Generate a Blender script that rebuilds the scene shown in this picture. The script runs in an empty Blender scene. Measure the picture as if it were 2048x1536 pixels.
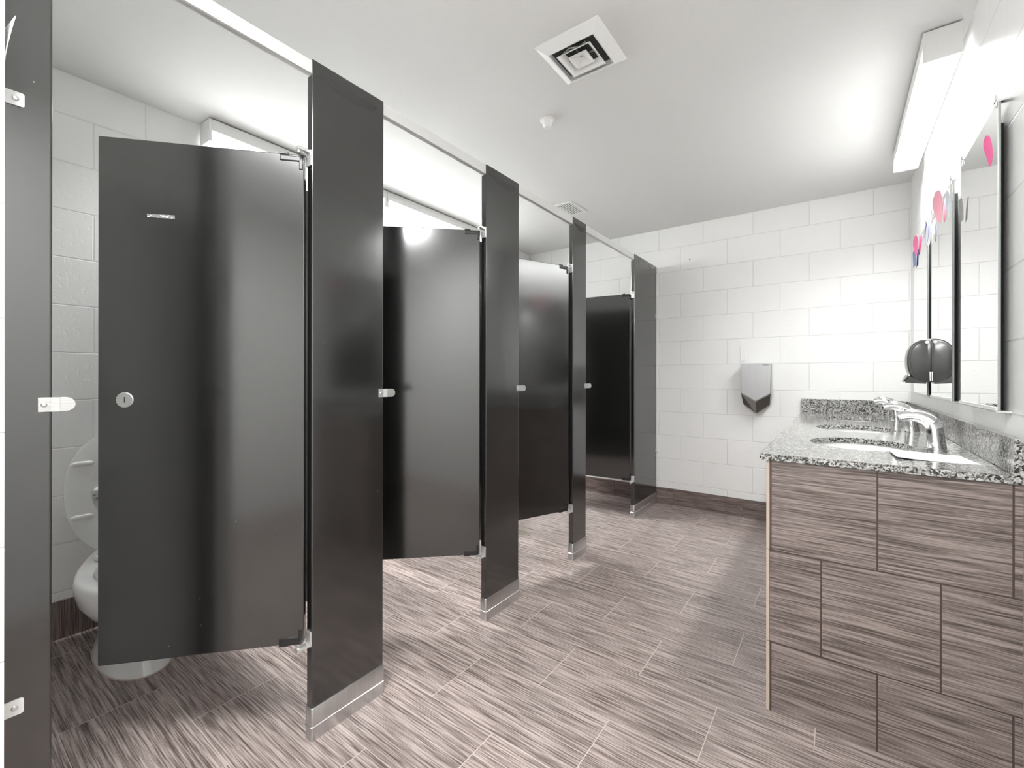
import bpy, bmesh, math, random
from mathutils import Vector, Matrix

S = bpy.context.scene
COL = S.collection
PI = math.pi
R = math.radians
rng = random.Random(7)

# ------------------------------------------------------------------ camera
CAM_H = 1.1157
cam_d = bpy.data.cameras.new('camera')
cam_d.sensor_fit = 'HORIZONTAL'
cam_d.sensor_width = 36.0
cam_d.lens = 36.0 * 889.9 / 2048.0
cam_d.shift_y = -14.82 / 2048.0
cam_d.clip_start = 0.02
cam = bpy.data.objects.new('camera', cam_d)
cam.matrix_world = Matrix.Translation((0, 0, CAM_H)) @ Matrix.Rotation(R(36.236), 4, 'Z') @ Matrix.Rotation(R(90), 4, 'X') @ Matrix.Rotation(R(0.0746), 4, 'Z')
COL.objects.link(cam)
S.camera = cam

# ------------------------------------------------------------------ world, exposure, big lights
S.view_settings.view_transform = 'Standard'
S.view_settings.look = 'None'
S.view_settings.gamma = 1.0
S.view_settings.use_curve_mapping = False
S.view_settings.exposure = 0.98
W = bpy.data.worlds.new('world')
S.world = W
W.use_nodes = True
W.node_tree.nodes['Background'].inputs[0].default_value = (1, 1, 1, 1)
W.node_tree.nodes['Background'].inputs[1].default_value = 0.3
TUBE_POWER = 9.5          # the tubes' light thrown down through each lens
STALL_TUBE_POWER = 24.0  # set stronger than the mirror tubes to brighten the dim stalls
LENS_POWER = 1.1          # emission of the fluorescent lenses
STALL_LENS_POWER = 0.9    # emission of the stall lights' lenses
HALL_FILL_POWER = 38.0          # added fill light, unseen above the entry behind the camera

for nm, lx, ly0, ly1, pw in (('mirror_light_tubes', .3105, 2.28, 3.37, TUBE_POWER), ('stall_light_tubes', -2.594, .915, 1.97, STALL_TUBE_POWER), ('stall_light_tubes', -2.594, 2.005, 3.065, STALL_TUBE_POWER)):
    tl = bpy.data.lights.new(nm, 'AREA')
    tl.shape = 'RECTANGLE'
    tl.size, tl.size_y = .10, ly1 - ly0
    tl.energy = pw
    tl.spread = R(135)
    tl.color = (0.98, 1.0, 0.985)
    tlo = bpy.data.objects.new(nm, tl)
    tlo.location = (lx, (ly0 + ly1) / 2, 2.415 - .1185)
    COL.objects.link(tlo)
hl = bpy.data.lights.new('hall_fill', 'AREA')
hl.shape = 'RECTANGLE'
hl.size, hl.size_y = 0.8, 0.30
hl.energy = HALL_FILL_POWER
hl.color = (0.98, 1.0, 0.985)
hlo = bpy.data.objects.new('hall_fill', hl)
hlo.location = (-0.60, -0.16, 2.405)
COL.objects.link(hlo)

# ------------------------------------------------------------------ measures (metres)
X1 = -1.295      # face of the stall front
XL = -2.669      # left wall
XR = 0.389       # right wall
YB = 3.950       # back wall
ZC = 2.415       # ceiling
YF = 0.105       # room face of the front wall
XJ = -1.200      # doorway jamb
BL, BH, BZ = 0.3695, 0.2041, 0.196   # wall blocks


# ------------------------------------------------------------------ material helpers
def newmat(name):
    m = bpy.data.materials.new(name)
    m.use_nodes = True
    nt = m.node_tree
    return m, nt, nt.nodes['Principled BSDF']


def nd(nt, typ, **kw):
    n = nt.nodes.new(typ)
    for k, v in kw.items():
        setattr(n, k, v)
    return n


def math_node(nt, op, a, b=None):
    n = nd(nt, 'ShaderNodeMath', operation=op)
    for i, v in enumerate((a, b)):
        if v is None:
            continue
        if isinstance(v, (int, float)):
            n.inputs[i].default_value = v
        else:
            nt.links.new(v, n.inputs[i])
    return n.outputs[0]


def ramp(nt, fac, stops):
    n = nd(nt, 'ShaderNodeValToRGB')
    e = n.color_ramp.elements
    while len(e) < len(stops):
        e.new(0.5)
    for i, (p, c) in enumerate(stops):
        e[i].position = p
        e[i].color = (c[0], c[1], c[2], 1) if not isinstance(c, (int, float)) else (c, c, c, 1)
    nt.links.new(fac, n.inputs[0])
    return n.outputs[0]


def mixc(nt, fac, a, b, mode='MIX'):
    n = nd(nt, 'ShaderNodeMix', data_type='RGBA', blend_type=mode)
    for sock, v in ((n.inputs[0], fac), (n.inputs[6], a), (n.inputs[7], b)):
        if isinstance(v, (int, float)):
            sock.default_value = v
        elif isinstance(v, tuple):
            sock.default_value = (v[0], v[1], v[2], 1)
        else:
            nt.links.new(v, sock)
    return n.outputs[2]


def world_xyz(nt):
    g = nd(nt, 'ShaderNodeNewGeometry')
    s = nd(nt, 'ShaderNodeSeparateXYZ')
    nt.links.new(g.outputs['Position'], s.inputs[0])
    return dict(X=s.outputs[0], Y=s.outputs[1], Z=s.outputs[2]), g.outputs['Position']


def combine(nt, x, y, z=0.0):
    c = nd(nt, 'ShaderNodeCombineXYZ')
    for i, v in enumerate((x, y, z)):
        if isinstance(v, (int, float)):
            c.inputs[i].default_value = v
        else:
            nt.links.new(v, c.inputs[i])
    return c.outputs[0]


def brick(nt, vec, w, h, mortar, smooth=0.1):
    b = nd(nt, 'ShaderNodeTexBrick')
    b.offset = 0.5
    b.offset_frequency = 2
    b.squash = 1.0
    b.inputs['Color1'].default_value = (0, 0, 0, 1)
    b.inputs['Color2'].default_value = (1, 1, 1, 1)
    b.inputs['Mortar'].default_value = (0.5, 0.5, 0.5, 1)
    b.inputs['Scale'].default_value = 1.0
    b.inputs['Mortar Size'].default_value = mortar
    b.inputs['Mortar Smooth'].default_value = smooth
    b.inputs['Bias'].default_value = 0.0
    b.inputs['Brick Width'].default_value = w
    b.inputs['Row Height'].default_value = h
    nt.links.new(vec, b.inputs['Vector'])
    return b


def plain(name, col, rough=0.5, metal=0.0, ior=1.5, bumpy=0.0, scale=300.0, coat=0.0):
    m, nt, p = newmat(name)
    p.inputs['Base Color'].default_value = (*col, 1)
    p.inputs['Roughness'].default_value = rough
    p.inputs['Metallic'].default_value = metal
    p.inputs['IOR'].default_value = ior
    p.inputs['Coat Weight'].default_value = coat
    tc = nd(nt, 'ShaderNodeTexCoord')
    n = nd(nt, 'ShaderNodeTexNoise')
    n.inputs['Scale'].default_value = scale
    nt.links.new(tc.outputs['Object'], n.inputs['Vector'])
    c = mixc(nt, n.outputs[0], tuple(x * 0.97 for x in col), tuple(min(1, x * 1.03) for x in col))
    nt.links.new(c, p.inputs['Base Color'])
    if bumpy:
        b = nd(nt, 'ShaderNodeBump')
        b.inputs['Strength'].default_value = bumpy
        b.inputs['Distance'].default_value = 0.001
        nt.links.new(n.outputs[0], b.inputs['Height'])
        nt.links.new(b.outputs[0], p.inputs['Normal'])
    return m


WALL_COL = (0.86, 0.857, 0.85)


def block_wall(name, axis, phase):
    m, nt, p = newmat(name)
    ax, pos = world_xyz(nt)
    u = math_node(nt, 'SUBTRACT', ax[axis], phase)
    v = math_node(nt, 'SUBTRACT', ax['Z'], BZ)
    b = brick(nt, combine(nt, u, v), BL, BH, 0.0034, 0.6)
    n = nd(nt, 'ShaderNodeTexNoise')
    n.inputs['Scale'].default_value = 55
    n.inputs['Detail'].default_value = 4
    nt.links.new(pos, n.inputs['Vector'])
    pits = ramp(nt, n.outputs[0], [(0.30, 0.0), (0.42, 1.0)])
    tone = mixc(nt, b.outputs['Color'], tuple(c * 0.985 for c in WALL_COL), WALL_COL)
    grime = mixc(nt, b.outputs['Fac'], tone, (0.76, 0.755, 0.74))
    nt.links.new(grime, p.inputs['Base Color'])
    p.inputs['Roughness'].default_value = 0.42
    h1 = math_node(nt, 'MULTIPLY', b.outputs['Fac'], -1.0)
    h2 = math_node(nt, 'MULTIPLY', pits, 0.15)
    h = math_node(nt, 'ADD', h1, h2)
    bp = nd(nt, 'ShaderNodeBump')
    bp.inputs['Strength'].default_value = 0.55
    bp.inputs['Distance'].default_value = 0.004
    nt.links.new(h, bp.inputs['Height'])
    nt.links.new(bp.outputs[0], p.inputs['Normal'])
    return m


def tile_mat(name, ua, va, up, vp, w, h, mortar, across, grout, along, dark=(0.10, 0.075, 0.067), light=(0.50, 0.415, 0.39), rough=0.3):
    """linear-grain porcelain tile: brick grid in (ua, va), fine lines running along `along`, varying along `across`"""
    m, nt, p = newmat(name)
    ax, pos = world_xyz(nt)
    u = math_node(nt, 'SUBTRACT', ax[ua], up)
    v = math_node(nt, 'SUBTRACT', ax[va], vp)
    b = brick(nt, combine(nt, u, v), w, h, mortar, 0.0)
    rnd = math_node(nt, 'MULTIPLY', b.outputs['Color'], 9.0)
    n1 = nd(nt, 'ShaderNodeTexNoise')
    n1.inputs['Scale'].default_value = 1.0
    n1.inputs['Detail'].default_value = 3.0
    n1.inputs['Roughness'].default_value = 0.65
    nt.links.new(combine(nt, math_node(nt, 'MULTIPLY', ax[along], 6.5), math_node(nt, 'MULTIPLY', ax[across], 235.0), rnd), n1.inputs['Vector'])
    n2 = nd(nt, 'ShaderNodeTexNoise')
    n2.inputs['Scale'].default_value = 1.0
    n2.inputs['Detail'].default_value = 2.0
    nt.links.new(combine(nt, math_node(nt, 'MULTIPLY', ax[along], 2.2), math_node(nt, 'MULTIPLY', ax[across], 60.0), rnd), n2.inputs['Vector'])
    f = math_node(nt, 'ADD', math_node(nt, 'MULTIPLY', n1.outputs[0], 0.8), math_node(nt, 'MULTIPLY', n2.outputs[0], 0.2))
    mid = tuple((a + c) * 0.47 for a, c in zip(dark, light))
    c = ramp(nt, f, [(0.37, dark), (0.49, mid), (0.60, light)])
    c = mixc(nt, math_node(nt, 'MULTIPLY', b.outputs['Color'], 0.12), c, tuple(x * 0.55 for x in mid))
    c = mixc(nt, b.outputs['Fac'], c, grout)
    nt.links.new(c, p.inputs['Base Color'])
    p.inputs['Roughness'].default_value = rough
    p.inputs['IOR'].default_value = 1.5
    hgt = math_node(nt, 'SUBTRACT', math_node(nt, 'MULTIPLY', f, 0.5), b.outputs['Fac'])
    bp = nd(nt, 'ShaderNodeBump')
    bp.inputs['Strength'].default_value = 0.25
    bp.inputs['Distance'].default_value = 0.001
    nt.links.new(hgt, bp.inputs['Height'])
    nt.links.new(bp.outputs[0], p.inputs['Normal'])
    return m


def black_panel(name):
    m, nt, p = newmat(name)
    tc = nd(nt, 'ShaderNodeTexCoord')
    g = nd(nt, 'ShaderNodeNewGeometry')
    # worn specks and fine scratches
    v = nd(nt, 'ShaderNodeTexVoronoi', feature='F1')
    v.inputs['Scale'].default_value = 26
    nt.links.new(tc.outputs['Object'], v.inputs['Vector'])
    sp = ramp(nt, v.outputs['Distance'], [(0.0, 1.0), (0.05, 0.0)])
    n = nd(nt, 'ShaderNodeTexNoise')
    n.inputs['Scale'].default_value = 5.0
    nt.links.new(tc.outputs['Object'], n.inputs['Vector'])
    gate = ramp(nt, n.outputs[0], [(0.50, 0.0), (0.64, 1.0)])
    wear = math_node(nt, 'MULTIPLY', sp, gate)
    c = mixc(nt, wear, (0.007, 0.007, 0.0067), (0.32, 0.32, 0.31))
    nt.links.new(c, p.inputs['Base Color'])
    n2 = nd(nt, 'ShaderNodeTexNoise')
    n2.inputs['Scale'].default_value = 3.0
    nt.links.new(tc.outputs['Object'], n2.inputs['Vector'])
    r = nd(nt, 'ShaderNodeMapRange')
    r.inputs[3].default_value = 0.11
    r.inputs[4].default_value = 0.18
    nt.links.new(n2.outputs[0], r.inputs[0])
    nt.links.new(r.outputs[0], p.inputs['Roughness'])
    p.inputs['IOR'].default_value = 2.05
    return m


def brushed(name, col=(0.62, 0.62, 0.62), rough=0.28, axis='Z', scale=400):
    m, nt, p = newmat(name)
    ax, pos = world_xyz(nt)
    n = nd(nt, 'ShaderNodeTexNoise')
    n.inputs['Scale'].default_value = 1.0
    k = {a: (3.0 if a == axis else scale) for a in 'XYZ'}
    nt.links.new(combine(nt, *[math_node(nt, 'MULTIPLY', ax[a], k[a]) for a in 'XYZ']), n.inputs['Vector'])
    c = mixc(nt, n.outputs[0], tuple(x * 0.8 for x in col), tuple(min(1, x * 1.2) for x in col))
    nt.links.new(c, p.inputs['Base Color'])
    p.inputs['Metallic'].default_value = 1.0
    p.inputs['Roughness'].default_value = rough
    return m


def granite(name):
    m, nt, p = newmat(name)
    ax, pos = world_xyz(nt)
    nn = nd(nt, 'ShaderNodeTexNoise')
    nn.inputs['Scale'].default_value = 60
    nt.links.new(pos, nn.inputs['Vector'])
    va = nd(nt, 'ShaderNodeVectorMath', operation='MULTIPLY_ADD')
    nt.links.new(nn.outputs[1], va.inputs[0])
    va.inputs[1].default_value = (0.012, 0.012, 0.012)
    nt.links.new(pos, va.inputs[2])
    v = nd(nt, 'ShaderNodeTexVoronoi', feature='F1')
    v.inputs['Scale'].default_value = 215
    nt.links.new(va.outputs[0], v.inputs['Vector'])
    s = nd(nt, 'ShaderNodeSeparateColor')
    nt.links.new(v.outputs['Color'], s.inputs[0])
    n = nd(nt, 'ShaderNodeTexNoise')
    n.inputs['Scale'].default_value = 62
    n.inputs['Detail'].default_value = 3
    nt.links.new(pos, n.inputs['Vector'])
    f = math_node(nt, 'ADD', math_node(nt, 'MULTIPLY', s.outputs[0], 0.62), math_node(nt, 'MULTIPLY', n.outputs[0], 0.38))
    c = ramp(nt, f, [(0.24, (0.012, 0.012, 0.012)), (0.36, (0.055, 0.053, 0.05)), (0.45, (0.20, 0.196, 0.188)), (0.62, (0.36, 0.352, 0.338)), (0.78, (0.52, 0.51, 0.49))])
    nt.links.new(c, p.inputs['Base Color'])
    p.inputs['Roughness'].default_value = 0.10
    p.inputs['IOR'].default_value = 1.6
    return m


def lens_mat(name, power):
    m, nt, p = newmat(name)
    p.inputs['Base Color'].default_value = (0.9, 0.9, 0.9, 1)
    p.inputs['Emission Color'].default_value = (1.0, 0.99, 0.975, 1)
    p.inputs['Emission Strength'].default_value = power
    p.inputs['Roughness'].default_value = 0.4
    return m


M = {}
M['wall_back'] = block_wall('painted_block_back', 'X', -0.727)
M['wall_left'] = block_wall('painted_block_left', 'Y', 0.495)
M['wall_right'] = block_wall('painted_block_right', 'Y', 2.241)
M['wall_front'] = block_wall('painted_block_front', 'X', -1.05)
M['ceiling'] = plain('ceiling_paint', (0.785, 0.785, 0.777), 0.7, bumpy=0.05, scale=160)
M['floor'] = tile_mat('floor_tile', 'X', 'Y', -0.87075, 1.087, 0.5425, 0.2685, 0.0013, 'Y', (0.56, 0.475, 0.44), 'X', rough=0.24)
M['panel_tile_shaded'] = tile_mat('vanity_end_tile_shaded', 'X', 'Z', 0.09475, 0.231, 0.2755, 0.307, 0.0022, 'Z', (0.055, 0.036, 0.030), 'X', rough=0.4, dark=(0.06, 0.043, 0.038), light=(0.315, 0.258, 0.24))  # same tile as the floor, darkened in colour for the shade on this end
M['front_tile'] = tile_mat('vanity_front_tile', 'Y', 'Z', 1.71, 0.231, 0.2755, 0.307, 0.0022, 'Z', (0.055, 0.036, 0.030), 'Y', rough=0.4)
M['base_back'] = tile_mat('baseboard_back_tile', 'X', 'Z', -0.881, -0.3, 0.5425, 0.9, 0.0018, 'Z', (0.055, 0.036, 0.030), 'X', rough=0.35, dark=(0.06, 0.042, 0.037), light=(0.27, 0.21, 0.195))
M['base_left'] = tile_mat('baseboard_left_tile', 'Y', 'Z', 0.43, -0.3, 0.5425, 0.9, 0.0018, 'Y', (0.055, 0.036, 0.030), 'Z', rough=0.35, dark=(0.06, 0.042, 0.037), light=(0.27, 0.21, 0.195))
M['base_front'] = tile_mat('baseboard_front_tile', 'X', 'Z', -0.2, -0.3, 0.5425, 0.9, 0.0018, 'Z', (0.055, 0.036, 0.030), 'X', rough=0.35, dark=(0.06, 0.042, 0.037), light=(0.27, 0.21, 0.195))
M['black'] = black_panel('black_partition')
M['blackplastic'] = plain('black_plastic', (0.012, 0.012, 0.012), 0.35)
M['darkrubber'] = plain('dark_gap', (0.02, 0.02, 0.02), 0.6)
M['shoe'] = brushed('brushed_steel', (0.60, 0.60, 0.60), 0.33, 'Z')
M['steel'] = brushed('satin_steel', (0.62, 0.62, 0.61), 0.42, 'Y')
M['zinc'] = plain('zinc_die_cast', (0.80, 0.80, 0.79), 0.32, metal=0.85)
M['alu'] = plain('anodised_aluminium', (0.80, 0.80, 0.79), 0.38, metal=0.55)
M['chrome'] = plain('chrome', (0.86, 0.86, 0.87), 0.05, metal=1.0)
M['screw'] = plain('screw_steel', (0.70, 0.70, 0.69), 0.35, metal=1.0)
M['granite'] = granite('speckled_granite')
M['ceramic'] = plain('white_ceramic', (0.86, 0.86, 0.85), 0.10, coat=0.3)
M['seatplastic'] = plain('white_seat_plastic', (0.82, 0.82, 0.81), 0.28)
M['whiteplastic'] = plain('white_plastic', (0.85, 0.85, 0.84), 0.35)
M['enamel'] = plain('white_enamel', (0.82, 0.82, 0.81), 0.35)
M['vent'] = plain('white_vent_enamel', (0.84, 0.84, 0.83), 0.4)
M['duct'] = plain('dark_duct', (0.05, 0.05, 0.05), 0.5)
M['lens'] = lens_mat('acrylic_lens', LENS_POWER)
M['stall_lens'] = lens_mat('stall_acrylic_lens', STALL_LENS_POWER)
M['tan'] = plain('tan_tile_edge', (0.50, 0.40, 0.335), 0.5)
M['mirror'] = plain('mirror_silver', (0.93, 0.935, 0.93), 0.0, metal=1.0)
M['mirroredge'] = plain('mirror_glass_edge', (0.34, 0.36, 0.35), 0.25)
M['mirrorshade'] = plain('mirror_gap_shade', (0.06, 0.06, 0.06), 0.7)  # near-black colour painting the shade in the gap behind the mirrors
M['smoke'] = plain('smoked_black_plastic', (0.035, 0.035, 0.034), 0.2, ior=1.6)
M['dryer'] = brushed('dryer_nickel', (0.42, 0.42, 0.43), 0.36, 'Z', 500)
M['dryerdark'] = plain('dryer_nozzle_steel', (0.30, 0.30, 0.29), 0.28, metal=1.0)
M['dryerside'] = plain('dryer_side_grey', (0.62, 0.62, 0.61), 0.45)
M['ink'] = plain('dark_grey_ink', (0.05, 0.05, 0.05), 0.6)
M['paper'] = plain('white_paper', (0.88, 0.88, 0.88), 0.6)
M['pink'] = plain('pink_paper', (0.97, 0.16, 0.40), 0.6)
M['palepink'] = plain('pale_pink_paper', (0.95, 0.42, 0.52), 0.6)
M['blue'] = plain('blue_paper', (0.20, 0.25, 0.50), 0.6)
M['paleblue'] = plain('pale_blue_paper', (0.66, 0.72, 0.82), 0.6)
M['shadedpaper'] = plain('shaded_white_paper', (0.30, 0.30, 0.30), 0.6)  # white paper with its shading painted in as grey
M['tape'] = plain('grey_tape_residue', (0.16, 0.16, 0.155), 0.5)
M['smudge'] = plain('dull_smudge', (0.030, 0.030, 0.029), 0.40)
M['drain'] = plain('nickel_drain', (0.62, 0.57, 0.50), 0.35, metal=1.0)


# ------------------------------------------------------------------ geometry helper
class MB:
    def __init__(self):
        self.bm = bmesh.new()

    def merge(self, b):
        me = bpy.data.meshes.new('tmp')
        b.to_mesh(me)
        b.free()
        self.bm.from_mesh(me)
        bpy.data.meshes.remove(me)
        return self

    def box(self, x0, x1, y0, y1, z0, z1, bev=0.0, seg=2):
        b = bmesh.new()
        bmesh.ops.create_cube(b, size=1.0)
        for v in b.verts:
            v.co = Vector(((x0 + x1) / 2 + v.co.x * (x1 - x0), (y0 + y1) / 2 + v.co.y * (y1 - y0), (z0 + z1) / 2 + v.co.z * (z1 - z0)))
        if bev > 0:
            bmesh.ops.bevel(b, geom=b.edges[:], offset=bev, segments=seg, profile=0.5, affect='EDGES')
        return self.merge(b)

    def prism(self, pts, axis, a0, a1, bev=0.0, seg=2):
        """polygon pts in the two other axes (order xyz minus axis), extruded along axis"""
        b = bmesh.new()

        def mk(p, a):
            if axis == 'X':
                return Vector((a, p[0], p[1]))
            if axis == 'Y':
                return Vector((p[0], a, p[1]))
            return Vector((p[0], p[1], a))
        lo = [b.verts.new(mk(p, a0)) for p in pts]
        hi = [b.verts.new(mk(p, a1)) for p in pts]
        b.faces.new(lo)
        b.faces.new(list(reversed(hi)))
        n = len(pts)
        for i in range(n):
            j = (i + 1) % n
            b.faces.new((lo[j], lo[i], hi[i], hi[j]))
        bmesh.ops.recalc_face_normals(b, faces=b.faces[:])
        if bev > 0:
            es = [e for e in b.edges if e.calc_face_angle(0) > 0.6]
            bmesh.ops.bevel(b, geom=es, offset=bev, segments=seg, profile=0.5, affect='EDGES')
        return self.merge(b)

    def lathe(self, prof, c=(0, 0, 0), sx=1.0, sy=1.0, seg=32, axis='Z', cap=True):
        b = bmesh.new()
        rings = []
        for r, h in prof:
            ring = []
            for i in range(seg):
                a = 2 * PI * i / seg
                p = Vector((r * math.cos(a) * sx, r * math.sin(a) * sy, h))
                if axis == 'X':
                    p = Vector((p.z, p.x, p.y))
                elif axis == 'Y':
                    p = Vector((p.x, p.z, p.y))
                ring.append(b.verts.new(p + Vector(c)))
            rings.append(ring)
        for k in range(len(rings) - 1):
            for i in range(seg):
                j = (i + 1) % seg
                b.faces.new((rings[k][i], rings[k][j], rings[k + 1][j], rings[k + 1][i]))
        if cap:
            b.faces.new(list(reversed(rings[0])))
            b.faces.new(rings[-1])
        bmesh.ops.recalc_face_normals(b, faces=b.faces[:])
        return self.merge(b)

    def loft(self, rings, cap=True, closed=False):
        b = bmesh.new()
        vs = [[b.verts.new(Vector(p)) for p in r] for r in rings]
        n = len(vs[0])
        K = len(vs)
        for k in range(K if closed else K - 1):
            for i in range(n):
                j = (i + 1) % n
                q = vs[(k + 1) % K]
                b.faces.new((vs[k][i], vs[k][j], q[j], q[i]))
        if cap and not closed:
            b.faces.new(list(reversed(vs[0])))
            b.faces.new(vs[-1])
        bmesh.ops.recalc_face_normals(b, faces=b.faces[:])
        return self.merge(b)

    def tube(self, path, radii, seg=20, up=(0, 1, 0), flat=1.0):
        rings = []
        P = [Vector(p) for p in path]
        up = Vector(up).normalized()
        for i, p in enumerate(P):
            d = (P[min(i + 1, len(P) - 1)] - P[max(i - 1, 0)]).normalized()
            s = up - d * up.dot(d)
            s.normalize()
            t = d.cross(s)
            r = radii[i] if hasattr(radii, '__len__') else radii
            rings.append([p + s * (r * math.cos(2 * PI * k / seg)) + t * (r * flat * math.sin(2 * PI * k / seg)) for k in range(seg)])
        return self.loft(rings)

    def grid(self, fn, nu, nv, thick=0.0):
        """sheet fn(u,v)->point, u,v in 0..1, optionally solidified"""
        b = bmesh.new()
        vs = [[b.verts.new(Vector(fn(i / nu, j / nv))) for j in range(nv + 1)] for i in range(nu + 1)]
        for i in range(nu):
            for j in range(nv):
                b.faces.new((vs[i][j], vs[i + 1][j], vs[i + 1][j + 1], vs[i][j + 1]))
        if thick:
            bmesh.ops.recalc_face_normals(b, faces=b.faces[:])
            bmesh.ops.solidify(b, geom=b.faces[:], thickness=thick)
        return self.merge(b)

    def build(self, name, mat, parent=None, smooth=20, local=False):
        me = bpy.data.meshes.new(name)
        if parent is not None and not local:
            off = Vector(parent_base(parent))
            for v in self.bm.verts:
                v.co -= off
        self.bm.to_mesh(me)
        self.bm.free()
        me.materials.append(mat)
        if smooth:
            for f in me.polygons:
                f.use_smooth = True
            me.set_sharp_from_angle(angle=R(smooth))
        o = bpy.data.objects.new(name, me)
        COL.objects.link(o)
        if parent is not None:
            o.parent = parent
        return o


def parent_base(o):
    v = Vector((0, 0, 0))
    while o is not None:
        v += o.location
        o = o.parent
    return v


def thing(name, label, cat, loc=(0, 0, 0), rotz=0.0, group=None):
    o = bpy.data.objects.new(name, None)
    o.empty_display_size = 0.05
    COL.objects.link(o)
    o.location = loc
    o.rotation_euler = (0, 0, rotz)
    o['label'] = label
    o['category'] = cat
    if group:
        o['group'] = group
    return o


def tag(o, label, cat, group=None):
    o['label'] = label
    o['category'] = cat
    if group:
        o['group'] = group
    return o


def struct(o):
    o['kind'] = 'structure'
    return o


def dup(root, loc, label):
    r = root.copy()
    COL.objects.link(r)
    r.location = loc
    r['label'] = label
    for ch in list(root.children):
        c = ch.copy()
        COL.objects.link(c)
        c.parent = r
        for g in list(ch.children):
            d = g.copy()
            COL.objects.link(d)
            d.parent = c
    return r


def rrect(u0, u1, v0, v1, r, corners=(1, 1, 1, 1), n=6):
    """rounded rectangle outline: corners order (u1v0, u1v1, u0v1, u0v0)"""
    pts = []
    for (cx, cy, a0), on in zip(((u1 - r, v0 + r, -90), (u1 - r, v1 - r, 0), (u0 + r, v1 - r, 90), (u0 + r, v0 + r, 180)), corners):
        if on:
            for i in range(n + 1):
                a = R(a0 + 90 * i / n)
                pts.append((cx + r * math.cos(a), cy + r * math.sin(a)))
        else:
            pts.append((cx + (r if cx > (u0 + u1) / 2 else -r), cy + (r if cy > (v0 + v1) / 2 else -r)))
    return pts


# ------------------------------------------------------------------ the setting
YH = -1.55   # end of the entry hall behind the camera
struct(MB().box(XL - .15, XR + .15, YH - .12, YB + .15, -0.12, 0.0).build('floor', M['floor'], smooth=0))
struct(MB().box(XL - .15, XR + .15, YH - .12, YB + .15, ZC, ZC + .12).build('ceiling', M['ceiling'], smooth=0))
struct(MB().box(XL - .12, XL, YF - .2, YB, 0, ZC).build('wall_left', M['wall_left'], smooth=0))
struct(MB().box(XL - .12, XR + .12, YB, YB + .12, 0, ZC).build('wall_back', M['wall_back'], smooth=0))
struct(MB().box(XR, XR + .12, YH, YB, 0, ZC).build('wall_right', M['wall_right'], smooth=0))
struct(MB().box(XL, XJ, YF - .2, YF, 0, ZC).build('wall_front', M['wall_front'], smooth=0))
struct(MB().box(XJ - .2, XJ, YH, YF - .2, 0, ZC).build('wall_entry', M['wall_right'], smooth=0))
struct(MB().box(XJ - .2, XR + .12, YH - .12, YH, 0, ZC).build('wall_rear', M['wall_front'], smooth=0))
struct(MB().box(-2.658, -0.19, YB - .010, YB, 0, 0.143, 0.0015).build('baseboard_back', M['base_back'], smooth=0))
struct(MB().box(XL, XL + .010, YF, YB, 0, 0.163, 0.0015).build('baseboard_left', M['base_left'], smooth=0))

# ------------------------------------------------------------------ stall front: headrail, pilasters, doors
XBK = X1 - 0.030
hr = MB().prism([(XBK, 2.046), (XBK, 2.080), (XBK + .004, 2.084), (X1 - .007, 2.084), (X1 - .0035, 2.080), (X1 - .0035, 2.042), (X1 - .008, 2.040), (X1 - .008, 2.046)], 'Y', YF + .001, YB - .001)
hr = tag(hr.build('headrail', M['alu'], smooth=25), 'long pale aluminium headrail running along the tops of the black stall pilasters', 'rail')

PIL = [(YF + .003, .178), (.735, .999), (1.567, 1.825), (2.392, 2.565), (3.399, 3.925)]
PIL_LABEL = [
    'narrow black pilaster beside the front wall, holding the latch keeper before the first door',
    'widest-looking black pilaster, hinged to the near stall door with the round lock',
    'black pilaster between the second and third stall doors, its shoe on the open floor',
    'slim black pilaster between the third door and the last wide stall',
    'black pilaster against the back wall reflecting the white blocks, two grey marks at its top',
]
ZHT = [None, 1.795, 1.786, 1.783, 1.774]
ZHB = [None, .300, .303, .305, .296]
KEEP_LEN = [.034, .046, .052, .060]


def add_screw(parent, x, y, z, r=.006, nx=1):
    return MB().lathe([(r, 0), (r, .0012), (r * .75, .0026), (r * .3, .0032)], (x, y, z), seg=14, axis='X').build('screw', M['screw'], parent)


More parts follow.
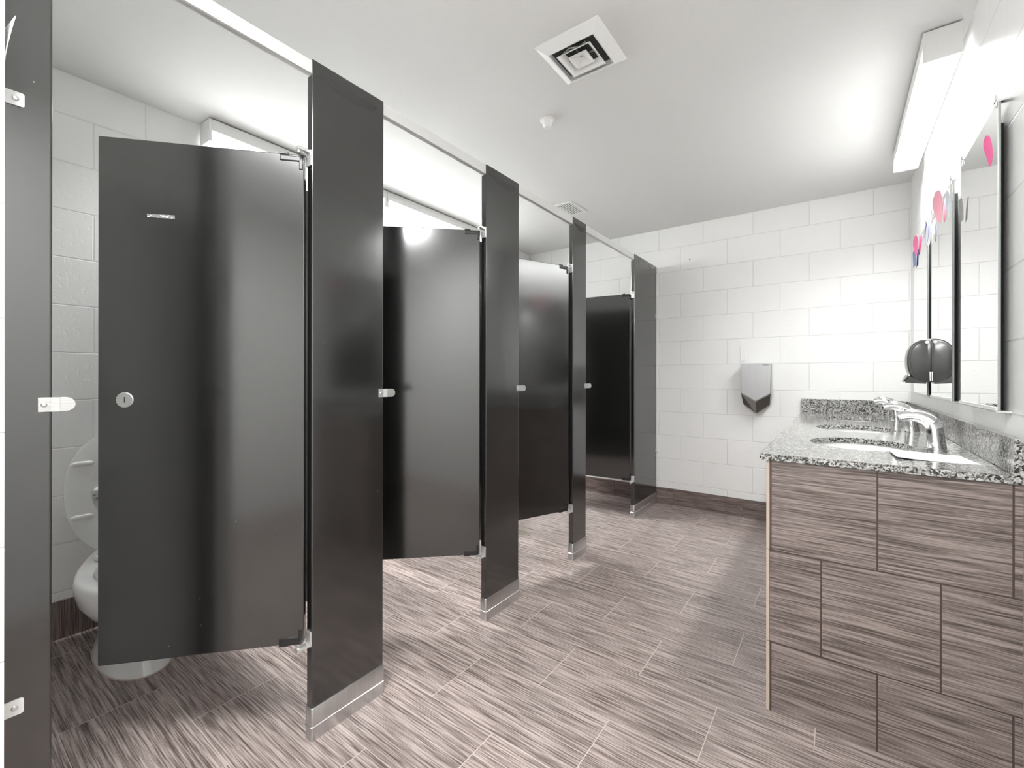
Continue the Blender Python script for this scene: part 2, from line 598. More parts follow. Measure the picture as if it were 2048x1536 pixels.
for i, (y0, y1) in enumerate(PIL):
    t = thing('pilaster', PIL_LABEL[i], 'stall post', (X1 - .015, (y0 + y1) / 2, 0), group='black stall pilasters')
    b = MB()
    b.prism([(XBK, .012), (X1, .012), (X1, 2.0845), (X1 - .003, 2.0845), (X1 - .003, 2.0385), (XBK, 2.0385)], 'Y', y0, y1)
    bmesh.ops.bevel(b.bm, geom=[e for e in b.bm.edges if abs((e.verts[0].co - e.verts[1].co).z) > 1.0], offset=.004, segments=3, profile=.5, affect='EDGES')
    b.build('panel', M['black'], t, smooth=0)
    if i > 0:
        # stainless floor shoe: sleeve with a bright ridge
        s = MB()

        def ring(z, g):
            return [(p[0], p[1], z) for p in rrect(XBK - g, X1 + g, y0 - g, y1 + g, .007, n=4)]
        s.loft([ring(0, .0035), ring(.038, .0035), ring(.040, .0055), ring(.043, .0055), ring(.045, .0035), ring(.099, .0035), ring(.1005, .0025)])
        s.build('shoe', M['shoe'], t, smooth=40)
        # hinge brackets on the left edge, top and bottom
        zt, zb = ZHT[i], ZHB[i]
        h = MB()
        h.box(X1 - .026, X1 + .0005, y0 - .006, y0 - .0005, zt - .036, zt + .012, .001)
        h.box(X1 - .026, X1 - .006, y0 - .040, y0 - .004, zt + .0035, zt + .0125, .001)
        h.lathe([(.004, -.008), (.004, .004)], (X1 - .016, y0 - .034, zt + .003), seg=12)
        h.build('hinge_bracket', M['zinc'], t)
        h = MB()
        h.box(X1 - .026, X1 + .0005, y0 - .006, y0 - .0005, zb - .010, zb + .036, .001)
        h.box(X1 - .026, X1 - .006, y0 - .040, y0 - .004, zb - .0125, zb - .0035, .001)
        h.lathe([(.004, -.012), (.004, .006)], (X1 - .016, y0 - .034, zb - .008), seg=12)
        h.build('hinge_bracket', M['zinc'], t)
    else:
        for za, zb in ((1.643, 1.670), (.454, .484)):
            br = MB()
            br.prism([(p[0], p[1]) for p in rrect(YF + .0005, .139, za, zb, .004, (1, 1, 0, 0))], 'X', X1 + .0003, X1 + .003)
            br.box(X1 + .0003, X1 + .05, YF + .0004, YF + .0028, za, zb)
            bo = br.build('wall_bracket', M['enamel'], t)
            add_screw(bo, X1 + .003, .1265, (za + zb) / 2, .005)
    if i < 4:
        # latch keeper on the right edge
        L = KEEP_LEN[i]
        zc = 1.0575
        k = MB()
        k.prism([(y1 - .021, zc - .0145), (y1 - .003, zc - .0145), (y1 - .003, zc + .0145), (y1 - .021, zc + .0145)], 'X', X1 + .0003, X1 + .0033, .0006, 1)
        k.prism([(X1 + .0003, y1 - .0032), (X1 + .0033, y1 - .0032), (X1 + .0075, y1 + .010), (X1 + .0045, y1 + .010)], 'Z', zc - .0145, zc + .0145)
        pts = [(y1 + .0098, zc - .0145)]
        for a in range(-90, 91, 15):
            pts.append((y1 + L - .0145 + .0145 * math.cos(R(a)), zc + .0145 * math.sin(R(a))))
        pts.append((y1 + .0098, zc + .0145))
        k.prism(pts, 'X', X1 + .0045, X1 + .0075, .0006, 1)
        ko = k.build('latch_keeper', M['steel'], t)
        add_screw(ko, X1 + .0033, y1 - .012, zc, .0048)
    else:
        for z in (2.052, 1.655, .468):
            br = MB()
            br.box(X1 - (.034 if z < 2 else -.0005), X1 + .004, 3.905, YB - .0005, z - .014, z + .014, .0015)
            bo = br.build('wall_bracket', M['zinc'], t)
            add_screw(bo, X1 + .004, 3.915, z, .005)
        for ya, yb in ((3.485, 3.66), (3.69, 3.775)):
            MB().prism(rrect(ya, yb, 2.031, 2.064, .010, (1, 1, 1, 1)), 'X', X1 + .0002, X1 + .0006).build('grey_mark', M['tape'], t)
    if i in (1, 2, 3):
        # dull tide-line smudge under the top edge
        ya, yb = y0 + .02, y1 - .03
        top = [(ya + (yb - ya) * q / 24, 2.052) for q in range(25)]
        bot = [(yb - (yb - ya) * q / 24, 2.046 - .034 * math.sin(PI * q / 24) ** .6 * (1 - .55 * q / 24) - .002 * math.sin(q * .9)) for q in range(25)]
        MB().prism(top + bot, 'X', X1 + .0001, X1 + .0004).build('smudge', M['smudge'], t)

DOORS = [
    ('near black stall door swung inward, round silver lock and a torn tape strip on it', .727, .545, 41.7, .299, 1.792),
    ('second black stall door swung inward, half hidden behind the widest pilaster', 1.556, .552, 45.5, .303, 1.784),
    ('third black stall door, slightly ajar, pale reflection across its upper edge', 2.381, .552, 21.5, .306, 1.783),
    ('far wide stall door swung fully inward, white scuffs low on its black face', 3.388, .815, 84.0, .296, 1.772),
]
for i, (lab, hy, wd, ang, zb, zt) in enumerate(DOORS):
    t = thing('stall_door', lab, 'stall door', (X1 - .020, hy, 0), -R(ang), 'black stall doors')
    b = MB().box(-.027, 0, -wd, (-.006, -.006, -.004, -.012)[i], zb, zt, .003)
    b.build('panel', M['black'], t, local=True, smooth=0)
    for zz, sgn in ((zt, 1), (zb, -1)):
        h = MB()
        z_ = sorted((zz - sgn * .022, zz + sgn * .003))
        h.box(-.030, .003, -.076, -.010, z_[0], z_[1] - (.007 if sgn > 0 else 0), .004)
        z2 = sorted((zz - sgn * .003, zz + sgn * .004))
        h.box(-.030, .003, -.076, -.050, z2[0], z2[1], .002)
        z3 = sorted((zz - sgn * .045, zz - sgn * .004))
        h.box(-.030, .003, -.021, -.010, z3[0], z3[1], .002)
        h.build('hinge_insert', M['blackplastic'], t, local=True)
    if i == 0:
        lk = MB().lathe([(.0215, 0), (.0215, .0012), (.020, .002)], (0, -.479, 1.048), seg=36, axis='X').build('lock', M['steel'], t, local=True)
        MB().box(.0018, .0024, -.4803, -.4777, 1.040, 1.056).build('slot', M['darkrubber'], lk, local=True)
        MB().prism([(-.425, 1.581), (-.355, 1.5815), (-.354, 1.571), (-.424, 1.5715)], 'X', .0001, .0008).build('tape_strip', M['tape'], t, local=True)
        f = MB()
        for q in range(9):
            yy = -.420 + q * .0075 + rng.uniform(-.003, .003)
            zz = 1.5765 + rng.uniform(-.005, .004)
            w_ = rng.uniform(.001, .003)
            f.box(.0008, .0013, yy - w_, yy + w_, zz - w_ * .6, zz + w_ * .6)
        f.build('torn_paper', M['paper'], t, local=True)

for y, xa, lab in ((.867, XBK - .001, 'black partition panel dividing the first stall from the second'), (1.696, XBK - .001, 'black partition panel dividing the second stall from the third'), (2.478, XBK - .001, 'black partition panel dividing the third stall from the wide last stall')):
    p = thing('stall_partition', lab, 'partition', ((XL + xa) / 2, y, .305), group='stall partitions')
    MB().box(XL + .0305, xa - .002, y - .013, y + .013, .305, 1.785, .003).build('panel', M['black'], p, smooth=0)
    for z in (.50, 1.60):
        MB().box(XL + .0005, XL + .045, y - .016, y + .016, z - .015, z + .015, .002).build('wall_bracket', M['zinc'], p)

# ------------------------------------------------------------------ toilet in the first stall
TX, TY = -2.30, .545
t = thing('toilet', 'white floor-mounted toilet with its seat up, behind the near stall door', 'toilet', (TX, TY, 0))


def oval(cx, cy, z, af, ab, bw, n=48, p=2.2, k=0.0):
    """egg outline: af forward (+X), ab backward, bw half width"""
    out = []
    for i in range(n):
        a = 2 * PI * i / n
        c, s = math.cos(a), math.sin(a)
        cc = math.copysign(abs(c) ** (2 / p), c)
        ss = math.copysign(abs(s) ** (2 / p), s)
        out.append((cx + (af if c > 0 else ab) * cc, cy + bw * ss * (1 - k * max(0.0, -cc) ** 1.2), z))
    return out


b = MB()
outer = [oval(-2.30, TY, 0, .235, .24, .112), oval(-2.30, TY, .02, .232, .24, .108), oval(-2.31, TY, .08, .20, .23, .088), oval(-2.31, TY, .15, .19, .24, .088),
         oval(-2.27, TY, .20, .22, .26, .115, k=.2), oval(-2.24, TY, .235, .235, .30, .150, k=.35), oval(-2.22, TY, .28, .242, .36, .176, k=.45), oval(-2.22, TY, .33, .250, .40, .187, k=.45), oval(-2.22, TY, .355, .250, .40, .188, k=.45), oval(-2.22, TY, .368, .246, .395, .184, k=.45), oval(-2.22, TY, .373, .236, .385, .174, k=.45),
         oval(-2.20, TY, .374, .195, .185, .142, p=2.0), oval(-2.20, TY, .370, .186, .176, .133, p=2.0), oval(-2.20, TY, .345, .178, .168, .126, p=2.0), oval(-2.20, TY, .27, .13, .12, .095, p=2.0), oval(-2.21, TY, .20, .06, .06, .05, p=2.0), oval(-2.21, TY, .18, .025, .025, .025, p=2.0)]
b.loft(outer)
b.build('bowl', M['ceramic'], t, smooth=50)
MB().loft([oval(-2.30, TY, 0.0004, .2375, .243, .1145), oval(-2.30, TY, .004, .2355, .241, .1125)]).build('caulk', M['tan'], t)
# raised seat ring: tilted sheet standing on the hinge
seat = MB()
ux = Vector((-.105, 0, .48)).normalized()       # up the seat
hx, hz = -2.395, .392
nrm = Vector((.48, 0, .105)).normalized()
SL = .50


def seat_pt(s, w, d=0.0):
    q = Vector((hx, TY, hz)) + ux * s + nrm * d
    return (q.x, TY + w, q.z)


N = 48
rings = []
for k in range(N):
    a = 2 * PI * k / N
    c, s_ = math.cos(a), math.sin(a)
    so, wo = SL / 2 + (SL / 2) * c, .176 * math.copysign(abs(s_) ** .88, s_)
    si, wi = SL / 2 + .012 + .155 * c, .098 * s_
    rings.append([seat_pt(si, wi, .004), seat_pt((si + so) / 2, (wi + wo) / 2, .007), seat_pt(so, wo, .003), seat_pt(so, wo, -.009), seat_pt((si + so) / 2, (wi + wo) / 2, -.014), seat_pt(si, wi, -.008)])
seat.loft(rings, closed=True)
so_ = seat.build('seat', M['seatplastic'], t, smooth=50)
for s_, w_ in ((.375, -.118), (.375, .118), (.165, -.128), (.165, .128)):
    bp = MB()
    rg = []
    for q in range(9):
        f = q / 8
        L_ = (f - .5) * .072
        hh = .008 * math.sqrt(max(.02, 1 - (2 * f - 1) ** 4))
        rg.append([seat_pt(s_ + .011 * math.cos(2 * PI * k / 10) * math.sqrt(max(.04, 1 - (2 * f - 1) ** 4)), w_ + L_, .005 + hh * max(0, math.sin(2 * PI * k / 10)) + .0001 * k) for k in range(10)])
    bp.loft(rg)
    bp.build('bumper', M['seatplastic'], so_, smooth=60)
for w_ in (-.075, .075):
    MB().box(hx - .03, hx + .018, TY + w_ - .02, TY + w_ + .02, .376, .398, .006).build('hinge', M['whiteplastic'], t)
fv = thing('flush_valve', 'chrome flush valve on the left wall behind the raised toilet seat', 'flush valve', (XL + .07, TY, .6))
b = MB()
b.tube([(XL + .07, TY, .40), (XL + .07, TY, .66)], .016)
b.lathe([(.03, .66), (.035, .68), (.035, .72), (.028, .745), (.01, .755)], (XL + .07, TY, 0), seg=28)
b.build('body', M['chrome'], fv)
MB().tube([(XL + .0005, TY - .02, .595), (XL + .09, TY - .09, .60), (XL + .10, TY - .10, .60)], .017, up=(0, 0, 1)).build('supply_stop', M['chrome'], fv)
MB().lathe([(.034, 0), (.034, .006), (.020, .016)], (XL + .0004, TY - .02, .595), seg=24, axis='X').build('escutcheon', M['chrome'], fv)
MB().tube([(XL + .09, TY - .015, .70), (XL + .15, TY - .015, .695)], [.007, .009], up=(0, 0, 1)).build('handle', M['chrome'], fv)

# ------------------------------------------------------------------ vanity, counter, sinks, faucets
YV, XV = 1.712, -.184
v = thing('vanity_base', 'brown grained tile vanity base under the granite counter', 'vanity', (.1, 2.8, 0))
MB().box(XV, XR - .001, YV, YV + .012, 0, .8375, .0006).build('end_panel', M['panel_tile_shaded'], v, smooth=0)
MB().box(XV - .0105, XV - .0005, YV + .0125, YB - .001, 0, .8375, .0006).build('front_panel', M['front_tile'], v, smooth=0)
e = MB()
for za, zb in ((0, .2300), (.2322, .5370), (.5392, .8372)):
    e.box(XV - .0105, XV - .001, YV + .0015, YV + .0122, za, zb, .0006)
e.build('tile_edge', M['tan'], v, smooth=0)
MB().box(XV + .004, XR - .004, YV + .0125, YV + .05, .80, .8374).build('top_rail', M['tan'], v, smooth=0)

SINK_Y = (2.175, 2.800, 3.425)
SX, SAX, SAY = .066, .157, .190
ct = thing('countertop', 'grey speckled granite countertop with three oval sink cutouts', 'countertop', (.09, 2.8, .838))
bm = bmesh.new()
CX0, CX1, CY0, CY1, CZ0, CZ1 = -.214, XR - .001, 1.702, YB - .001, .838, .859


def cloop(z):
    es, loops = [], []
    outer_pts = [(p[0], p[1], z) for p in rrect(CX0, CX1, CY0, CY1, .006, (0, 0, 1, 1))]
    for pts in [outer_pts] + [[(SX + SAX * math.cos(2 * PI * k / 64), sy + SAY * math.sin(2 * PI * k / 64), z) for k in range(64)] for sy in SINK_Y]:
        vs = [bm.verts.new(p) for p in pts]
        loops.append(vs)
        for k in range(len(vs)):
            es.append(bm.edges.new((vs[k], vs[(k + 1) % len(vs)])))
    bmesh.ops.triangle_fill(bm, use_beauty=True, edges=es)
    return loops


la, lb = cloop(CZ0), cloop(CZ1)
for A_, B_ in zip(la, lb):
    for k in range(len(A_)):
        j = (k + 1) % len(A_)
        bm.faces.new((A_[k], A_[j], B_[j], B_[k]))
bmesh.ops.recalc_face_normals(bm, faces=bm.faces[:])
mb = MB()
mb.merge(bm)
mb.build('slab', M['granite'], ct, smooth=25)
MB().box(XR - .020, XR - .0008, 1.703, YB - .0225, CZ1 + .0003, .955, .0012).build('backsplash', M['granite'], ct, smooth=0)
MB().box(-.219, XR - .001, YB - .022, YB - .0008, CZ1 + .0003, .955, .0012).build('backsplash', M['granite'], ct, smooth=0)

sk = thing('sink', 'white oval undermount sink nearest the camera in the granite counter', 'sink', (SX, SINK_Y[0], .8375), group='oval undermount sinks')
pr = [(1.12, 0), (1.02, -.0005), (1.0, -.006), (.97, -.04), (.88, -.085), (.66, -.118), (.35, -.132), (.12, -.136)]
b = MB()
b.lathe([(r, h) for r, h in pr] + [(r * 1.03 + .01, h - .008) for r, h in reversed(pr[1:])] + [(1.12, -.008), (1.12, 0)], (0, 0, 0), sx=.165, sy=.198, seg=56, cap=False)
b.lathe([(.125, -.137), (.125, -.143)], (0, 0, 0), sx=.165, sy=.165, seg=24)
b.build('basin', M['ceramic'], sk, smooth=50, local=True)
MB().lathe([(.024, -.1355), (.024, -.133), (.018, -.1325), (.014, -.1345)], (0, 0, 0), seg=28).build('drain', M['chrome'], sk, local=True)
dup(sk, (SX, SINK_Y[1], .8375), 'white oval undermount sink in the middle of the granite counter')
dup(sk, (SX, SINK_Y[2], .8375), 'white oval undermount sink farthest back, by the granite backsplash on the back wall')

fa = thing('faucet', 'nearest chrome arched faucet, standing behind the white paper', 'faucet', (.281, 2.150, CZ1 + .0003), group='chrome sensor faucets')
b = MB()
path, rad = [], []
for k in range(5):
    f = k / 4
    path.append((.000 - .006 * f, 0, .003 + .063 * f))
    rad.append(.0265 - .002 * f)
for k in range(1, 17):
    a = R(180 * 0 + 118 * k / 16)
    path.append((-.006 - .054 + .054 * math.cos(a) - .014 * (k / 16) ** 2, 0, .066 + .052 * math.sin(a)))
    rad.append(.0245 - .0065 * k / 16)
b.tube(path, rad, seg=28, up=(0, 1, 0))
b.lathe([(.0285, 0), (.0285, .003), (.0265, .004)], (0, 0, 0), seg=32)
fo = b.build('body', M['chrome'], fa, smooth=50, local=True)
ex, ez = path[-1][0], path[-1][2]
dx, dz = path[-1][0] - path[-2][0], path[-1][2] - path[-2][2]
ln = math.hypot(dx, dz)
dx, dz = dx / ln, dz / ln
MB().tube([(ex - dx * .004, 0, ez - dz * .004), (ex + dx * .004, 0, ez + dz * .004)], .0145, seg=24).build('aerator', M['screw'], fo, local=True)
b = MB()
pa = []
for k in range(2, 15):
    a = R(118 * k / 16)
    pa.append((-.006 - .054 + (.054 + .0205) * math.cos(a) - .014 * (k / 16) ** 2, 0, .066 + (.052 + .0195) * math.sin(a)))
b.tube(pa, [.004] + [.0095] * (len(pa) - 2) + [.004], seg=16, flat=.6)
b.build('top_cover', M['chrome'], fo, smooth=50, local=True)
dup(fa, (.281, 2.795, CZ1 + .0003), 'middle chrome arched faucet on the granite counter')
dup(fa, (.276, 3.415, CZ1 + .0003), 'farthest chrome arched faucet near the back wall')


# folded white sheet on the counter
def paper_pt(u, w):
    A_, B_, C_, D_ = Vector((.139, 2.048, 0)), Vector((.149, 1.839, 0)), Vector((.337, 1.859, 0)), Vector((.317, 2.030, 0))
    p = (A_ * (1 - u) + D_ * u) * (1 - w) + (B_ * (1 - u) + C_ * u) * w
    lift = .0012 + .006 * max(0, 1 - u * 2.2) ** 2 * (0.4 + .6 * w) + .0008 * math.sin(6 * u)
    return (p.x, p.y, CZ1 + .0003 + lift)


sh = thing('paper_sheet', 'white paper sheet lying on the granite counter in front of the nearest faucet', 'paper', (.24, 1.95, CZ1))
MB().grid(paper_pt, 14, 8, .0009).build('sheet', M['paper'], sh)

# ------------------------------------------------------------------ mirrors with clips
XM = .360


def mirror(y0, y1, z0, z1, lab):
    t = thing('mirror', lab, 'mirror', (XM, (y0 + y1) / 2, z0), group='frameless mirrors over the counter')
    MB().box(XM, XM + .0008, y0 + .001, y1 - .001, z0 + .001, z1 - .001).build('glass', M['mirror'], t, smooth=0)
    MB().box(XM + .0009, XM + .0065, y0, y1, z0, z1, .0008).build('glass_edge', M['mirroredge'], t, smooth=0)
    MB().box(XM + .0066, XR - .0005, y0 + .085, y1 - .03, z0 + .004, z1 - .03).build('gap_shade', M['mirrorshade'], t, smooth=0)  # dark block standing in for the shadowed gap at the wall
    for yc in (y0 + .012, y1 - .03):
        c = MB()
        c.box(XM - .004, XM - .0003, yc - .010, yc + .010, z1 - .012, z1 + .020, .001)
        c.box(XM - .004, XR - .0005, yc - .010, yc + .010, z1 + .0005, z1 + .006, .001)
        c.build('clip', M['chrome'], t)
    j = MB()
    j.box(XM - .004, XM - .0004, y0, y1, z0 - .002, z0 + .010)
    j.box(XM - .004, XR - .0005, y0, y1, z0 - .004, z0 - .0005)
    j.build('bottom_channel', M['alu'], t, smooth=0)
    return t


mirror(1.808, 2.272, 1.021, 1.888, 'nearest frameless mirror on the right wall, a pink petal at its top corner')
mirror(2.424, 2.908, 1.021, 1.888, 'middle frameless mirror, soap dispenser beside it, pale pink petal near its top')
mirror(3.030, 3.510, 1.021, 1.888, 'farthest frameless mirror near the back corner, with pink and blue cutouts')


# ------------------------------------------------------------------ paper cutouts stuck on the mirrors
def petal(name, mat, label, cat, yc, zc, hy, hz, curl, tilt=0.0, x=XM - .0045, group='paper cutouts on the mirrors', shape='leaf'):
    def fn(u, w):
        s = w * 2 - 1
        if shape == 'leaf':
            wid = math.sqrt(max(.0, 1 - abs(s) ** 2.4)) * (.72 + .34 * s)
        elif shape == 'shield':
            wid = min(1.0, math.sqrt(max(0.0, (1 + s) * 1.2)))
        else:
            wid = 1.0 - .12 * abs(s)
        q = (u * 2 - 1) * wid
        yy = yc + hy * q + tilt * s * hy
        zz = zc + hz * s - .10 * hz * q * q
        xx = x - curl * (.5 + .5 * s) ** 2 - curl * .7 * (q + 1) ** 2 * .25
        return (xx, yy, zz)
    t = thing(name, label, cat, (x, yc, zc), group=group)
    MB().grid(fn, 12, 14, .0008).build('sheet', mat, t)
    return t


petal('paper_petal', M['pink'], 'hot pink paper petal at the top near corner of the nearest mirror', 'paper cutout', 1.846, 1.768, .030, .046, .010)
petal('paper_petal', M['palepink'], 'pale pink paper petal near the top of the middle mirror', 'paper cutout', 2.640, 1.850, .105, .072, .012, .10)
petal('paper_petal', M['pink'], 'small pink paper petal above the blue slip on the farthest mirror', 'paper cutout', 3.350, 1.852, .095, .056, .007)
petal('paper_slip', M['blue'], 'dark blue paper slip under the pink petal on the farthest mirror', 'paper cutout', 3.430, 1.798, .050, .046, .003, shape='slip')
petal('paper_badge', M['paleblue'], 'pale blue oval paper badge at the near edge of the middle mirror', 'paper cutout', 2.446, 1.800, .040, .056, .006)
sb = petal('paper_badge', M['paper'], 'white shield paper badge with blue edge between the middle and farthest mirrors', 'paper cutout', 2.932, 1.812, .060, .060, .005, shape='shield')


def rim(u, w):
    a = R(-60 + 300 * u)
    k = .92 + .12 * w
    return (XM - .0125 - .002 * w, 2.932 + .050 * k * math.cos(a), 1.808 + .052 * k * math.sin(a))


MB().grid(rim, 28, 2, .0006).build('blue_edge', M['blue'], sb)
petal('paper_note', M['shadedpaper'], 'small white curled paper note, its shade painted grey, at the far edge of the nearest mirror', 'paper cutout', 2.222, 1.712, .022, .040, .004, shape='slip')

# ------------------------------------------------------------------ soap dispenser between the mirrors
sd = thing('soap_dispenser', 'black smoked soap dispenser on the right wall between the middle and farthest mirrors', 'soap dispenser', (.33, 2.965, 1.08))


def dprof(g=0.0):
    pts = []
    zc, xb = 1.195, XM
    for k in range(0, 25):
        a = R(90 + 180 * k / 24)
        rx = .086 - g
        rz = (.106 if a < PI else .104) - g
        ww = 1.0 if a < PI else 1.0
        pts.append((xb + rx * ww * math.copysign(abs(math.cos(a)) ** .80, math.cos(a)), zc + rz * math.copysign(abs(math.sin(a)) ** .80, math.sin(a))))
    return pts


b = MB()
b.prism(dprof() + [(XR - .001, 1.091), (XR - .001, 1.301)], 'Y', 2.914, 3.022, .006, 3)
b.build('housing', M['smoke'], sd, smooth=35)
b = MB()
b.prism([(p[0], p[1]) for p in dprof(.012)] , 'Y', 2.9105, 2.9145, .0015, 2)
b.build('side_cover', M['smoke'], sd, smooth=35)
MB().prism([(.345, 1.083), (.268, 1.088), (.262, 1.094), (.276, 1.128), (.300, 1.112), (.345, 1.100)], 'Y', 2.918, 3.018, .003).build('push_bar', M['smoke'], sd)
MB().prism([(.258, 1.078), (.262, 1.077), (.285, 1.128), (.281, 1.130)], 'Y', 2.918, 3.018, .001).build('clear_lip', M['whiteplastic'], sd)
MB().lathe([(.0075, 0), (.007, -.0025), (.003, -.004)], (.346, 2.9100, 1.284), seg=20, axis='Y').build('button', M['whiteplastic'], sd)
b = MB()
b.lathe([(.0025, 0), (.0025, -.004)], (.3565, 2.9100, 1.140), seg=10, axis='Y')
b.box(.3545, .3585, 2.9065, 2.9095, 1.097, 1.142, .0008)
b.build('catch', M['chrome'], sd)

# ------------------------------------------------------------------ hand dryer, cover plate, nail
hd = thing('hand_dryer', 'grey V-shaped hand dryer on the white back wall', 'hand dryer', (-.508, YB - .06, 1.05))
xl, xr, xm, yf = -.610, -.4065, -.508, YB - .118
b = MB()
b.prism([(xl, 1.2185), (xl, .991), (xm, .930), (xr, .991), (xr, 1.2185)], 'Y', yf, yf + .070, .004)
b.build('front_cover', M['dryer'], hd)
b = MB()
b.box(xl + .004, xr - .004, yf + .0705, YB - .0006, .985, 1.215, .003)
b.build('back_body', M['dryerside'], hd)
b = MB()
top = [(xl + .002, yf + .004, .987), (xm, yf + .004, .926), (xr - .002, yf + .004, .987), (xr - .002, YB - .003, .987), (xm, YB - .003, .93), (xl + .002, YB - .003, .987)]
bot = [(xl + .012, yf + .045, .905), (xm, yf + .045, .834), (xr - .012, yf + .045, .905), (xr - .012, YB - .003, .905), (xm, YB - .003, .834), (xl + .012, YB - .003, .905)]
b.loft([top, bot])
b.build('nozzle_block', M['dryerdark'], hd, smooth=0)
b = MB()
for k in range(6):
    b.box(xr - .0118, xr - .0085, yf + .075, yf + .105, .915 + k * .010, .919 + k * .010)
b.build('side_grille', M['ink'], hd, smooth=0)
tx = bpy.data.curves.new('logo_text', 'FONT')
tx.body = 'dyson'
tx.size = .0205
tx.extrude = .0003
tx.align_x = 'RIGHT'
to = bpy.data.objects.new('logo_text', tx)
COL.objects.link(to)
bpy.context.view_layer.update()
me = bpy.data.meshes.new_from_object(to.evaluated_get(bpy.context.evaluated_depsgraph_get()))
bpy.data.objects.remove(to)
me.transform(Matrix.Translation(Vector((-.4135, yf - .0006, 1.2015)) - hd.location) @ Matrix.Rotation(R(90), 4, 'X'))
me.materials.clear()
me.materials.append(M['ink'])
lo = bpy.data.objects.new('logo', me)
COL.objects.link(lo)
lo.parent = hd

pl = tag(MB().box(-.630, -.594, YB - .006, YB - .0004, 1.240, 1.352, .0015).build('cover_plate', M['whiteplastic']), 'small white cover plate on the back wall just above the hand dryer', 'cover plate')
nl = tag(MB().lathe([(.004, 0), (.0045, -.004), (.002, -.006)], (-1.02, YB - .0003, 2.115), seg=12, axis='Y').build('wall_screw', M['ink']), 'tiny dark screw high on the back wall near the stalls', 'screw')


# ------------------------------------------------------------------ fluorescent fixtures
def fixture(x0, x1, y0, y1, lab, lens='lens'):
    t = thing('light_fixture', lab, 'ceiling light', ((x0 + x1) / 2, (y0 + y1) / 2, ZC), group='fluorescent wrap lights')
    zt = ZC - .0005
    MB().box(x0 + .012, x1 - .012, y0 + .02, y1 - .02, zt - .005, zt).build('mounting_plate', M['duct'], t, smooth=0)
    MB().box(x0, x1, y0 + .0135, y1 - .0135, zt - .062, zt - .0055, .001).build('housing', M['enamel'], t, smooth=0)
    MB().prism(rrect(x0 + .001, x1 - .001, zt - .117, zt - .0625, .006, (1, 0, 0, 1)), 'Y', y0 + .0135, y1 - .0135).build('lens', M[lens], t)
    for ya, yb in ((y0, y0 + .013), (y1 - .013, y1)):
        MB().prism(rrect(x0 - .0005, x1 + .0005, zt - .119, zt - .0055, .005, (1, 0, 0, 1)), 'Y', ya, yb, .001, 1).build('end_cap', M['enamel'], t)
    return t


fixture(.257, .364, 2.263, 3.385, 'fluorescent light on the ceiling above the mirrors')
fixture(-2.650, -2.538, .898, 1.985, 'fluorescent light above the first stall, seen over the near door', 'stall_lens')
fixture(-2.650, -2.538, 1.990, 3.080, 'fluorescent light above the second stall, seen over the second door', 'stall_lens')

# ------------------------------------------------------------------ ceiling: drop diffuser, return grille, sprinkler
dv = thing('ceiling_diffuser', 'white square ceiling diffuser with stepped cone louvers and pyramid frame', 'vent', (-.832, 1.605, ZC))
zt = ZC - .0005


def sq(cx, cy, hx_, hy_, z):
    return [(cx - hx_, cy - hy_, z), (cx + hx_, cy - hy_, z), (cx + hx_, cy + hy_, z), (cx - hx_, cy + hy_, z)]


b = MB()
cx, cy = -.832, 1.604
b.loft([sq(cx, cy, .136, .136, zt), sq(cx, cy, .136, .136, zt - .003), sq(cx, cy, .100, .098, zt - .026), sq(cx, cy, .095, .093, zt - .026), sq(cx, cy, .099, .097, zt - .016), sq(cx, cy, .099, .097, zt - .0015)], cap=False)
b.build('frame', M['vent'], dv, smooth=0)
MB().box(cx - .10, cx + .10, cy - .098, cy + .098, zt - .0014, zt).build('duct_opening', M['duct'], dv, smooth=0)


def cone(h0, h1, z0, z1):
    c_ = MB()
    c_.loft([sq(cx, cy, h0, h0, z0), sq(cx, cy, h1, h1, z1), sq(cx, cy, h1 - .005, h1 - .005, z1), sq(cx, cy, h0 - .004, h0 - .004, z0 + .002)], closed=True)
    return c_


cone(.054, .073, zt - .010, zt - .030).build('louver_ring', M['vent'], dv, smooth=0)
b = MB()
b.loft([sq(cx, cy, .0385, .0375, zt - .024), sq(cx, cy, .039, .038, zt - .029), sq(cx, cy, .036, .035, zt - .029), sq(cx, cy, .0003, .0003, zt - .012)], cap=False)
b.loft([sq(cx, cy, .0385, .0375, zt - .024), sq(cx, cy, .003, .003, zt - .008)], cap=False)
b.build('louver_center', M['vent'], dv, smooth=0)
b = MB()
b.box(cx - .062, cx + .062, cy - .003, cy + .003, zt - .013, zt - .010)
b.box(cx - .003, cx + .003, cy - .062, cy + .062, zt - .013, zt - .010)
b.tube([(cx - .06, cy - .05, zt - .012), (cx - .02, cy - .065, zt - .010), (cx + .02, cy - .05, zt - .012), (cx + .05, cy - .06, zt - .010)], .004, up=(0, 0, 1))
b.build('damper_bracket', M['steel'], dv)

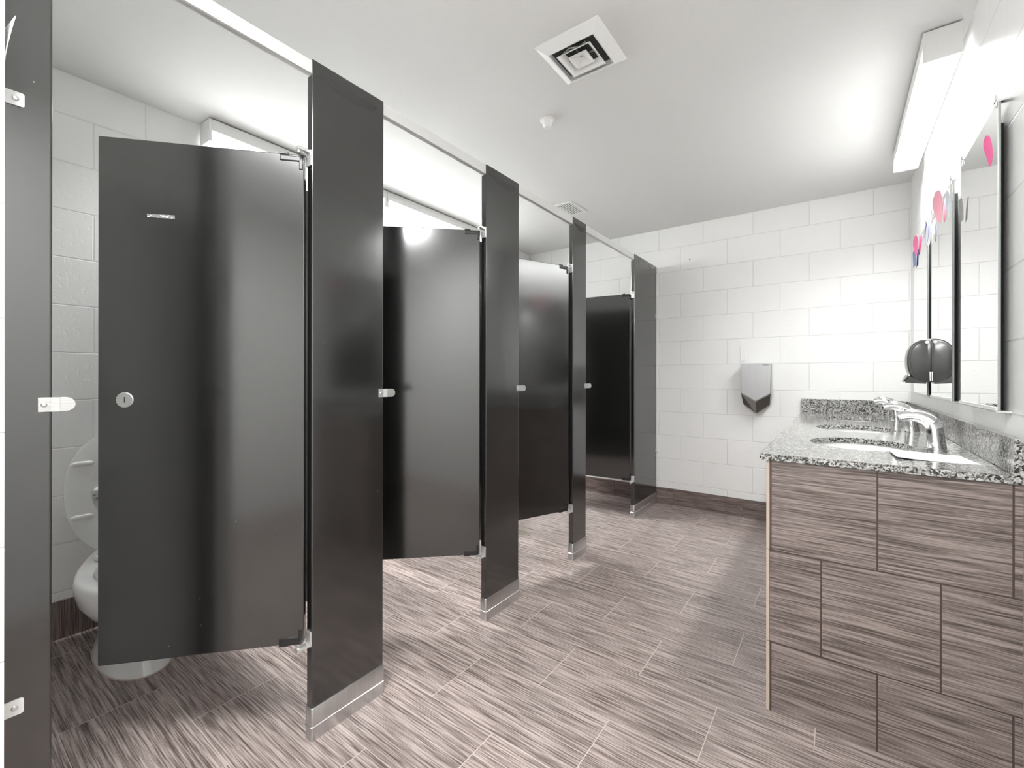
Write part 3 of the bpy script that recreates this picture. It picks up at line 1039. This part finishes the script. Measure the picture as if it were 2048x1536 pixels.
gv = thing('return_grille', 'small white slotted ceiling grille above the third stall door', 'vent', (-1.668, 3.04, ZC))
x0, x1, y0, y1 = -1.742, -1.594, 2.908, 3.170
b = MB()
b.box(x0, x1, y0, y0 + .022, zt - .005, zt)
b.box(x0, x1, y1 - .022, y1, zt - .005, zt)
b.box(x0, x0 + .018, y0 + .022, y1 - .022, zt - .005, zt)
b.box(x1 - .018, x1, y0 + .022, y1 - .022, zt - .005, zt)
b.build('frame', M['vent'], gv, smooth=0)
MB().box(x0 + .018, x1 - .018, y0 + .022, y1 - .022, zt - .0012, zt).build('duct_opening', M['duct'], gv, smooth=0)
b = MB()
for k in range(6):
    xx = x0 + .029 + k * .0182
    b.box(xx - .0045, xx + .0045, y0 + .0222, y1 - .0222, zt - .0048, zt - .0015)
b.build('slats', M['vent'], gv, smooth=0)

sp = thing('sprinkler_head', 'white round sprinkler cup on the ceiling behind the square diffuser', 'sprinkler', (-1.188, 1.922, ZC))
MB().lathe([(.037, 0), (.038, -.003), (.035, -.005), (.031, -.006)], (-1.188, 1.922, zt), seg=36).build('escutcheon', M['vent'], sp)
MB().lathe([(.029, -.0062), (.026, -.016), (.019, -.038), (.016, -.040), (.004, -.040)], (-1.188, 1.922, zt), seg=36).build('cup', M['vent'], sp)

# ------------------------------------------------------------------ floor drain, white flap by the doorway
fd = thing('floor_drain', 'round metal floor drain on the tiles inside the third stall', 'drain', (-1.815, 2.60, 0))
MB().lathe([(.062, .0003), (.062, .002), (.058, .003), (.050, .003), (.050, .0015)], (-1.815, 2.60, 0), seg=36).build('rim', M['drain'], fd)
b = MB()
for k in range(-4, 5):
    yy = 2.60 + k * .0105
    hw = math.sqrt(max(0, .049 ** 2 - (k * .0105) ** 2))
    b.box(-1.815 - hw, -1.815 + hw, yy - .0028, yy + .0028, .0016, .0032)
b.build('grate', M['drain'], fd, smooth=0)
MB().lathe([(.0495, .0004), (.0495, .0014)], (-1.815, 2.60, 0), seg=30).build('sump', M['ink'], fd)


def flap(u, w):
    z = 1.682 + .088 * w
    out = .013 * (w ** 1.3) + .0006
    return (-1.262 + .055 * u, YF + .0004 + out * (.35 + .65 * u), z - .006 * (1 - u))


ff = thing('wall_flap', 'white plastic flap peeling off the front wall beside the narrow pilaster', 'flap', (-1.235, YF, 1.74))
MB().grid(flap, 6, 10, .0012).build('sheet', M['whiteplastic'], ff)
